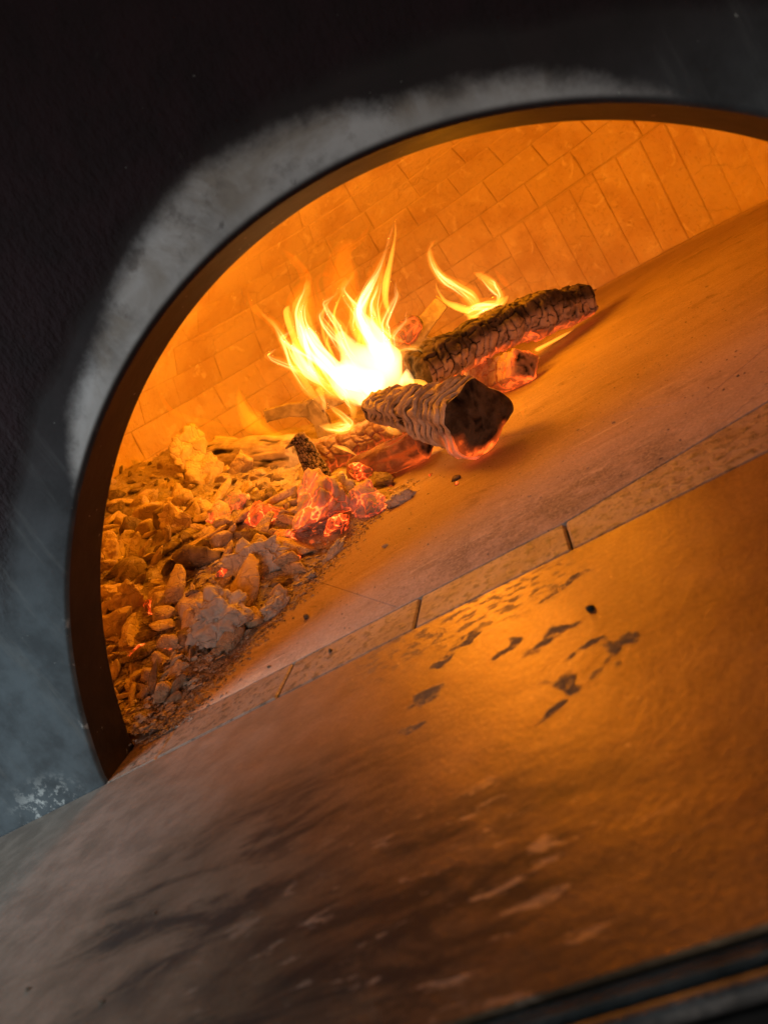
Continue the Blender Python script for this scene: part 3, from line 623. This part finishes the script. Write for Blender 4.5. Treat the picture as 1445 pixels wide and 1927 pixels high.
log('back_log', 'long charred log cracked into black blocks, raised over the glowing log', (.137, 1.075, .042), (-.190, .775, .114), .043, .040, 'alligator', (CH2, CH2), 5, glow=lambda s, th, low: 1.0 * ss(.70, 1.0, low) , ash=lambda s, th, low: ss(-.25, .35, low) + .0, bend=.018, shape=poly(5, .6))
log('ember_log', 'short red glowing log lying under the long charred log', (-.022, .79, .030), (-.27, 1.06, .036), .034, .036, 'alligator', (CH3, CH3), 8, glow=lambda s, th, low: .10 + .6 * ss(-.1, .9, low) + .5 * ss(.12, 0, s), ash=lambda s, th, low: ss(.3, -.6, low), shape=poly(4, .8))
log('cross_log', 'burning block-cracked log lying crosswise behind the front log', (-.235, .755, .050), (-.445, .80, .074), .036, .036, 'alligator', (CH4, CH4), 11, glow=lambda s, th, low: .8 * ss(-.2, .7, low) + .15, ash=lambda s, th, low: .6 * ss(.2, -.5, low))
log('red_log', 'smooth reddish burnt log on the hearth before the crosswise log', (-.215, .62, .026), (-.36, .69, .036), .027, .024, 'fibre', (CH4, CH4), 13, glow=lambda s, th, low: .35 + .4 * ss(0, .8, low))
Pa, Pb = pile(372, 905), pile(575, 905)
log('fallen_log', 'fallen ash-coated log half sunk in the top of the bank', at(400, 868, .98), at(568, 868, .86), .040, .047, 'fibre', (CH5, CH5), 17)
log('branch_stub', 'rough barked branch stub standing up out of the embers', at(604, 905, .70), at(566, 828, .70), .022, .014, 'bark', (CH6, CH6), 19, step=.0016)
log('branch_stub', 'thin curled bark tip hooked over the standing branch stub', at(568, 822, .695), at(546, 838, .69), .008, .004, 'bark', (CH6, CH6), 23, step=.0016)
log('charred_log', 'small glowing charred log end poking up behind the main flames', at(745, 640, .92), at(785, 606, .93), .022, .016, 'alligator', (CH2, CH2), 29, glow=lambda s, th, low: .8, step=.0018)

# ------------------------------------------------------------------ iron log grate
GY = 1.0
gr = thing('log_grate', 'flat iron log grate with upturned arms standing behind the logs', 'grate', (-.33, GY, 0))
def flatbar(name, pts, width, depth, y, parent):
    V = []; Fc = []; pts = np.array(pts, float); n = len(pts)
    for i in range(n):
        t = pts[min(i + 1, n - 1)] - pts[max(i - 1, 0)]; t /= np.linalg.norm(t); nn = np.array([-t[1], t[0]]); wd = width[i] / 2
        a, b = pts[i] + nn * wd, pts[i] - nn * wd
        V += [(a[0], y - depth / 2, a[1]), (b[0], y - depth / 2, b[1]), (b[0], y + depth / 2, b[1]), (a[0], y + depth / 2, a[1])]
    for i in range(n - 1):
        for k in range(4): Fc.append((i * 4 + k, i * 4 + (k + 1) % 4, i * 4 + 4 + (k + 1) % 4, i * 4 + 4 + k))
    Fc += [(0, 1, 2, 3), ((n - 1) * 4 + 3, (n - 1) * 4 + 2, (n - 1) * 4 + 1, (n - 1) * 4)]
    o = new_obj(name, V, Fc, IRON, parent, origin=parent.location); md = o.modifiers.new('bevel', 'BEVEL'); md.width = .002; md.segments = 2; return o
def gp(px, py, Y=GY): q = at(px, py, Y); return (q[0], q[2])
flatbar('arm', [gp(502, 782), gp(545, 771), gp(582, 770)], (.026, .028, .034), .022, GY, gr)
flatbar('leg', [gp(578, 764), gp(604, 790), gp(622, 840), (gp(622, 840)[0], 0.0)], (.040, .036, .034, .034), .0215, GY + .0006, gr)
flatbar('arm', [gp(833, 567), gp(803, 604), gp(768, 646)], (.030, .034, .050), .022, GY, gr)
flatbar('leg', [gp(772, 640), gp(806, 652), gp(842, 682), (gp(842, 682)[0] + .01, 0.0)], (.046, .038, .034, .034), .0215, GY + .0006, gr)
flatbar('crossbar', [gp(578, 768), gp(680, 730), gp(772, 646)], (.034, .034, .034), .0205, GY + .0012, gr)
for gxx in (gp(622, 840)[0], gp(842, 682)[0] + .01):
    new_obj('foot', [(gxx - .017, GY - .10, 0), (gxx + .017, GY - .10, 0), (gxx + .017, GY + .16, 0), (gxx - .017, GY + .16, 0), (gxx - .017, GY - .10, .010), (gxx + .017, GY - .10, .010), (gxx + .017, GY + .16, .010), (gxx - .017, GY + .16, .010)], [(0, 3, 2, 1), (4, 5, 6, 7), (0, 1, 5, 4), (1, 2, 6, 5), (2, 3, 7, 6), (3, 0, 4, 7)], IRON, gr, origin=gr.location)

# ------------------------------------------------------------------ flames: closed bodies of glowing gas
FCORE = m_flame('flame_core', (1.0, .56, .20), 430); FHOT = m_flame('flame_hot', (1.0, .38, .035), 145); FMID = m_flame('flame_mid', (1.0, .34, .03), 260); FLOW = m_flame('flame_faint', (1.0, .19, .003), 20); FBODY = m_flame('flame_body', (1.0, .52, .16), 165); FENV = m_flame('flame_edge', (1.0, .24, .008), 34)
def tongue(parent, pts, wid, Y, mat, seed, thick=.5, flute=.3, dY=0.0, crop=True, sub=10):
    if crop: pts = [(450 + x * .4844, 380 + y * .4844) for x, y in pts]; wid = [v * .4844 for v in wid]
    P = [at(x, y, Y + dY * i / (len(pts) - 1)) for i, (x, y) in enumerate(pts)]; n = len(P); Q = []; Wd = []
    for i in range(n - 1):                                                  # Catmull-Rom through the points
        a, b, c, d = P[max(i - 1, 0)], P[i], P[i + 1], P[min(i + 2, n - 1)]
        for k in range(sub):
            t = k / sub; Q.append(.5 * ((2 * b) + (c - a) * t + (2 * a - 5 * b + 4 * c - d) * t * t + (3 * b - a - 3 * c + d) * t ** 3)); u = t * t * (3 - 2 * t); Wd.append(wid[i] * (1 - u) + wid[i + 1] * u)
    Q.append(P[-1]); Wd.append(wid[-1]); Q = np.array(Q); m = len(Q); Wd = [w_ * math.sqrt(max(.004, min(1, i / (m - 1) / .16, (1 - i / (m - 1)) / .10))) for i, w_ in enumerate(Wd)]; NR = 28; V = []; r = random.Random(seed)
    ph = [r.uniform(0, 6.28) for _ in range(4)]
    for i in range(m):
        T = Q[min(i + 1, m - 1)] - Q[max(i - 1, 0)]; T /= np.linalg.norm(T); dist = np.dot(Q[i] - CAM, F); hw = max(Wd[i] / 2, .35) / FPX * dist
        N = np.cross(T, F); N /= np.linalg.norm(N); Bn = np.cross(N, T); s = i / (m - 1)
        for j in range(NR):
            th = 2 * math.pi * j / NR; f = 1 + flute * (.5 * math.sin(3 * th + ph[0] + 3 * s) + .5 * math.sin(5 * th + ph[1] - 4 * s)) ; f *= 1 + .12 * math.sin(9 * s + ph[2])
            V.append(Q[i] + N * hw * f * math.cos(th) + Bn * hw * thick * f * math.sin(th))
    Fc = [(i * NR + j, i * NR + (j + 1) % NR, (i + 1) * NR + (j + 1) % NR, (i + 1) * NR + j) for i in range(m - 1) for j in range(NR)] + [tuple(range(NR))[::-1], tuple((m - 1) * NR + j for j in range(NR))]
    A = np.array(V); c0 = A.mean(0); vol = sum(np.dot(A[f[0]] - c0, np.cross(A[f[1]] - c0, A[f[2]] - c0)) + np.dot(A[f[0]] - c0, np.cross(A[f[2]] - c0, A[f[3]] - c0)) for f in Fc[:-2])
    if vol < 0: Fc = [tuple(f)[::-1] for f in Fc]                          # faces look outwards, so the gas stays inside
    return new_obj('tongue', V, Fc, mat, parent, origin=parent.location, smooth=True)
_t0 = tongue
def tongue(parent, pts, wid, Y, mat, seed, thick=.5, flute=.3, dY=0.0, crop=True, sub=10):
    r = random.Random(seed * 13 + 1); mx = max(wid)
    o = _t0(parent, pts, wid, Y, mat, seed, thick, flute, dY, crop, sub)
    if mat is FHOT and mx >= 20:                                             # a soft orange skin and bright threads inside
        sx = 1 if crop else 2
        _t0(parent, pts, [w_ * 1.25 + 8 / sx for w_ in wid[:-1]] + [wid[-1]], Y, FENV, seed + 500, thick, flute, dY, crop, sub)
        for q in range(3 + int(mx / 22)):
            a = r.uniform(0, .35); n = len(pts); lat = r.uniform(-.36, .36); P2 = []; W2 = []; f = r.uniform(.10, .24); b = r.uniform(.6, .97); ph = r.uniform(0, 6.28)
            for i in range(9):
                u = (a + (b - a) * i / 8) * (n - 1); i0 = min(int(u), n - 2); t = u - i0
                x = pts[i0][0] * (1 - t) + pts[i0 + 1][0] * t; y = pts[i0][1] * (1 - t) + pts[i0 + 1][1] * t; w_ = wid[i0] * (1 - t) + wid[i0 + 1] * t
                dx, dy = pts[i0 + 1][0] - pts[i0][0], pts[i0 + 1][1] - pts[i0][1]; l = math.hypot(dx, dy); la = lat + .12 * math.sin(i * .9 + ph)
                P2.append((x - dy / l * w_ * la, y + dx / l * w_ * la)); W2.append(max(1.2, w_ * f * math.sin(math.pi * (i + .35) / 8.7)))
            _t0(parent, P2, W2, Y + r.uniform(-.006, .006), FCORE, seed * 7 + q, .6, .2, dY, crop, 4)
    return o
fl1 = thing('flame', 'tall white and yellow main flame rising in tongues between the logs', 'flame', tuple(at(690, 760, .80)))
Y1 = .80
tongue(fl1, [(640, 720), (560, 660), (470, 620), (420, 560), (395, 520), (385, 500)], (60, 210, 150, 80, 50, 6), Y1, FBODY, 1, .35, .12)
tongue(fl1, [(560, 770), (500, 720), (420, 690), (350, 690)], (30, 150, 150, 60), Y1 - .01, FBODY, 2, .3, .15)
tongue(fl1, [(470, 790), (400, 720), (330, 640), (280, 560), (250, 470), (235, 410), (262, 340), (262, 280)], (10, 90, 110, 90, 62, 60, 34, 3), Y1 - .02, FHOT, 3, .16, .3)
tongue(fl1, [(340, 800), (270, 730), (225, 650), (185, 560), (140, 480), (95, 440), (50, 380)], (6, 44, 50, 38, 20, 9, 2), Y1 - .03, FHOT, 4, .25, .3)
tongue(fl1, [(300, 700), (240, 590), (205, 500), (185, 430), (200, 400)], (10, 36, 34, 26, 4), Y1 - .01, FMID, 41, .5, .3)
tongue(fl1, [(600, 640), (540, 570), (480, 490), (462, 420), (500, 340), (545, 260), (575, 170), (608, 60)], (70, 120, 92, 66, 44, 26, 12, 2), Y1 + .02, FHOT, 5, .16, .3)
tongue(fl1, [(600, 560), (540, 480), (520, 400), (545, 310), (560, 250)], (20, 50, 42, 26, 3), Y1 + .01, FHOT, 6, .2, .3)
tongue(fl1, [(592, 455), (570, 390), (570, 320), (590, 220), (606, 130), (606, 70)], (3, 24, 26, 18, 9, 2), Y1 + .03, FMID, 7, .6, .25)
tongue(fl1, [(655, 550), (600, 525), (540, 480), (505, 430)], (4, 22, 24, 4), Y1 + .01, FHOT, 8, .3, .25)
tongue(fl1, [(655, 555), (590, 555), (520, 540)], (4, 20, 26), Y1, FHOT, 9, .3, .25)
tongue(fl1, [(745, 625), (700, 575), (640, 570), (580, 590)], (3, 16, 22, 30), Y1 - .01, FHOT, 10, .3, .25)
tongue(fl1, [(780, 600), (750, 592), (725, 600)], (3, 18, 3), Y1 + .03, FHOT, 11, .5, .2)
tongue(fl1, [(715, 815), (732, 770), (715, 715), (660, 700), (610, 700)], (3, 14, 34, 30, 30), Y1 - .06, FMID, 12, .6, .25)
tongue(fl1, [(690, 760), (670, 730), (640, 710)], (4, 26, 30), Y1 - .05, FHOT, 13, .4, .25)
tongue(fl1, [(640, 905), (590, 880), (540, 810), (500, 750), (470, 720)], (4, 40, 44, 50, 60), Y1 - .12, FHOT, 14, .3, .25)
tongue(fl1, [(680, 915), (640, 870), (600, 810), (575, 760)], (3, 18, 24, 34), Y1 - .16, FMID, 15, .6, .3)
tongue(fl1, [(610, 880), (570, 820), (555, 770)], (3, 16, 18), Y1 - .15, FMID, 16, .6, .3)
tongue(fl1, [(445, 855), (440, 800), (400, 730), (370, 690)], (4, 30, 50, 60), Y1 - .02, FHOT, 17, .3, .25)
tongue(fl1, [(335, 835), (330, 780), (305, 720)], (3, 16, 34), Y1 - .02, FHOT, 18, .4, .25)
tongue(fl1, [(290, 630), (262, 560), (240, 480), (225, 420)], (4, 20, 22, 4), Y1, FHOT, 19, .3, .25)
tongue(fl1, [(420, 700), (415, 640), (412, 600), (418, 570)], (10, 24, 14, 2), Y1 + .01, FHOT, 20, .4, .25)
tongue(fl1, [(480, 740), (400, 680), (330, 610), (285, 540), (258, 470)], (30, 60, 70, 50, 6), Y1 - .02, FCORE, 27, .3, .3)
tongue(fl1, [(330, 720), (270, 660), (225, 590), (205, 540)], (10, 40, 34, 4), Y1 - .03, FCORE, 28, .3, .3)
tongue(fl1, [(600, 620), (545, 560), (500, 490), (475, 430), (500, 350), (530, 290)], (60, 80, 60, 36, 22, 3), Y1 + .02, FCORE, 29, .3, .3)
tongue(fl1, [(640, 660), (680, 690), (700, 720)], (110, 70, 10), Y1 - .02, FBODY, 36, .35, .2)
tongue(fl1, [(520, 800), (470, 760), (420, 720), (380, 690)], (6, 70, 80, 60), Y1 - .04, FBODY, 37, .3, .25)
for q, (bx_, by_, hx, hy, wd_) in enumerate([(520, 700, 330, 380, 60), (450, 740, 200, 480, 54), (610, 640, 600, 290, 44), (560, 620, 430, 260, 50), (390, 740, 130, 560, 40), (640, 620, 640, 420, 30), (480, 660, 370, 330, 44), (420, 780, 260, 600, 40)]):
    mx_, my_ = (bx_ + hx) / 2, (by_ + hy) / 2; sw = 26 * math.sin(q * 2.3)
    tongue(fl1, [(bx_, by_), (mx_ + (bx_ - mx_) * .5 - 30, my_ + (by_ - my_) * .5), (mx_ - 34 + sw * .4, my_), (hx - 14 - sw, hy + (my_ - hy) * .45), (hx + 8, hy + (my_ - hy) * .18), (hx + 14, hy)], (wd_ * .6, wd_, wd_ * .8, wd_ * .5, wd_ * .22, 2), Y1 - .03 + .012 * q, FHOT, 200 + q, .16, .35)
# faint orange upper wisps
tongue(fl1, [(470, 560), (430, 450), (400, 300), (410, 190), (470, 150), (515, 75)], (60, 120, 110, 70, 30, 3), Y1 + .03, FLOW, 21, .5, .3)
tongue(fl1, [(280, 520), (250, 400), (262, 300), (220, 230), (160, 180)], (80, 110, 60, 34, 3), Y1, FLOW, 22, .5, .3)
tongue(fl1, [(420, 520), (340, 420), (300, 320), (330, 280), (390, 310)], (30, 46, 26, 20, 3), Y1 + .02, FLOW, 23, .5, .3)
tongue(fl1, [(520, 560), (520, 420), (540, 300), (560, 200)], (160, 150, 80, 6), Y1 + .05, FLOW, 24, .5, .3)
tongue(fl1, [(180, 540), (130, 470), (60, 420), (30, 340)], (50, 36, 22, 3), Y1 - .02, FLOW, 25, .6, .3)
tongue(fl1, [(400, 740), (260, 620), (200, 480)], (120, 130, 6), Y1 + .02, FLOW, 26, .6, .3)
for q in range(16):
    x0 = rng.uniform(330, 640); y0 = rng.uniform(560, 720); a = rng.uniform(.7, 1.25)
    tongue(fl1, [(x0, y0), (x0 - 40 * a, y0 - 70 * a), (x0 - 50 * a, y0 - 150 * a), (x0 - 20 * a, y0 - 220 * a)], (4, rng.uniform(8, 18), rng.uniform(6, 12), 2), Y1 + rng.uniform(-.05, .05), FMID, 60 + q, .6, .3)
fl2 = thing('flame', 'curling yellow flame with one long hooked tip above the charred log', 'flame', tuple(at(890, 600, .93)))
Y2 = .93
tongue(fl2, [(870, 440), (900, 425), (960, 405), (1010, 395), (1050, 360)], (6, 44, 52, 34, 3), Y2, FHOT, 30, .4, .2)
tongue(fl2, [(930, 420), (900, 370), (850, 330), (795, 300), (758, 255), (740, 205), (745, 170), (768, 142)], (70, 56, 40, 38, 28, 20, 10, 2), Y2, FHOT, 31, .3, .15)
tongue(fl2, [(1000, 400), (1012, 365), (985, 325), (945, 292), (905, 272)], (20, 34, 40, 26, 3), Y2 + .01, FHOT, 32, .3, .15)
tongue(fl2, [(900, 425), (850, 410), (800, 385), (770, 340), (765, 310)], (40, 26, 16, 8, 2), Y2 - .01, FMID, 33, .6, .2)
tongue(fl2, [(1060, 345), (1020, 300), (985, 255)], (10, 26, 3), Y2, FLOW, 34, .8, .2)
tongue(fl2, [(880, 440), (920, 460), (990, 440), (1040, 400)], (10, 40, 30, 4), Y2 - .01, FMID, 35, .4, .2)
fl3 = thing('flame', 'little flames licking over the far end of the charred log', 'flame', tuple(at(1050, 570, 1.0)))
for q, (pp, ww) in enumerate([([(1150, 372), (1190, 360), (1220, 365), (1240, 400)], (4, 18, 26, 3)), ([(1312, 435), (1305, 395), (1285, 365), (1260, 352)], (4, 16, 14, 3)), ([(1285, 490), (1280, 440), (1262, 405), (1250, 390)], (6, 18, 12, 2)), ([(1075, 520), (1040, 490), (960, 470), (930, 480)], (3, 8, 8, 2)), ([(940, 650), (945, 600), (915, 560), (880, 545)], (3, 9, 8, 2)), ([(1130, 420), (1100, 390), (1080, 360)], (3, 12, 2))]):
    tongue(fl3, pp, ww, [1.0, 1.05, 1.04, .93, .86, .96][q], FMID if q < 3 else FLOW, 70 + q, .7, .2)
tongue(fl3, [(1300, 495), (1230, 535), (1160, 572), (1150, 580)], (4, 14, 14, 3), 1.02, FMID, 77, .8, .2)
tongue(fl3, [(1170, 605), (1150, 610), (1130, 615)], (3, 8, 3), .95, FMID, 78, .8, .2)
fl4 = thing('flame', 'faint orange flame drifting from the bank top beside the branch stub', 'flame', tuple(at(555, 828, .80)))
tongue(fl4, [(560, 830), (525, 824), (490, 800), (465, 770), (452, 745), (450, 722)], (4, 7, 6, 6, 4, 2), .82, FENV, 80, .5, .2, crop=False)
for q_, f_ in enumerate((1.0, .62, .34)): tongue(fl4, [(552, 829), (508, 815), (474, 792 - 3 * q_), (455, 762), (449, 726)], (5, 26 * f_, 40 * f_, 26 * f_, 2), .84, FLOW, 81 + 7 * q_, .7, .15, crop=False)
tongue(fl4, [(440, 805), (390, 795), (350, 785), (320, 770), (300, 735), (292, 700)], (4, 14, 10, 9, 6, 2), .86, FLOW, 82, .8, .3, crop=False)
fl5 = thing('flame', 'small low flame at the left end of the crosswise log', 'flame', tuple(at(635, 815, .72)))
tongue(fl5, [(600, 800), (618, 805), (640, 806), (660, 800), (640, 780), (615, 760)], (3, 16, 22, 16, 14, 2), .74, FHOT, 90, .4, .2, crop=False)
tongue(fl5, [(625, 838), (650, 845), (672, 858)], (3, 8, 3), .70, FMID, 91, .7, .2, crop=False)
fl6 = thing('flame', 'wispy pale flame beyond the glowing rim of the front log', 'flame', tuple(at(950, 760, .5)))
tongue(fl6, [(950, 770), (950, 745), (960, 725), (970, 715)], (4, 12, 8, 2), .52, FLOW, 95, .8, .3, crop=False)
tongue(fl6, [(985, 785), (978, 765), (955, 752)], (3, 16, 3), .52, FLOW, 96, .6, .3, crop=False)
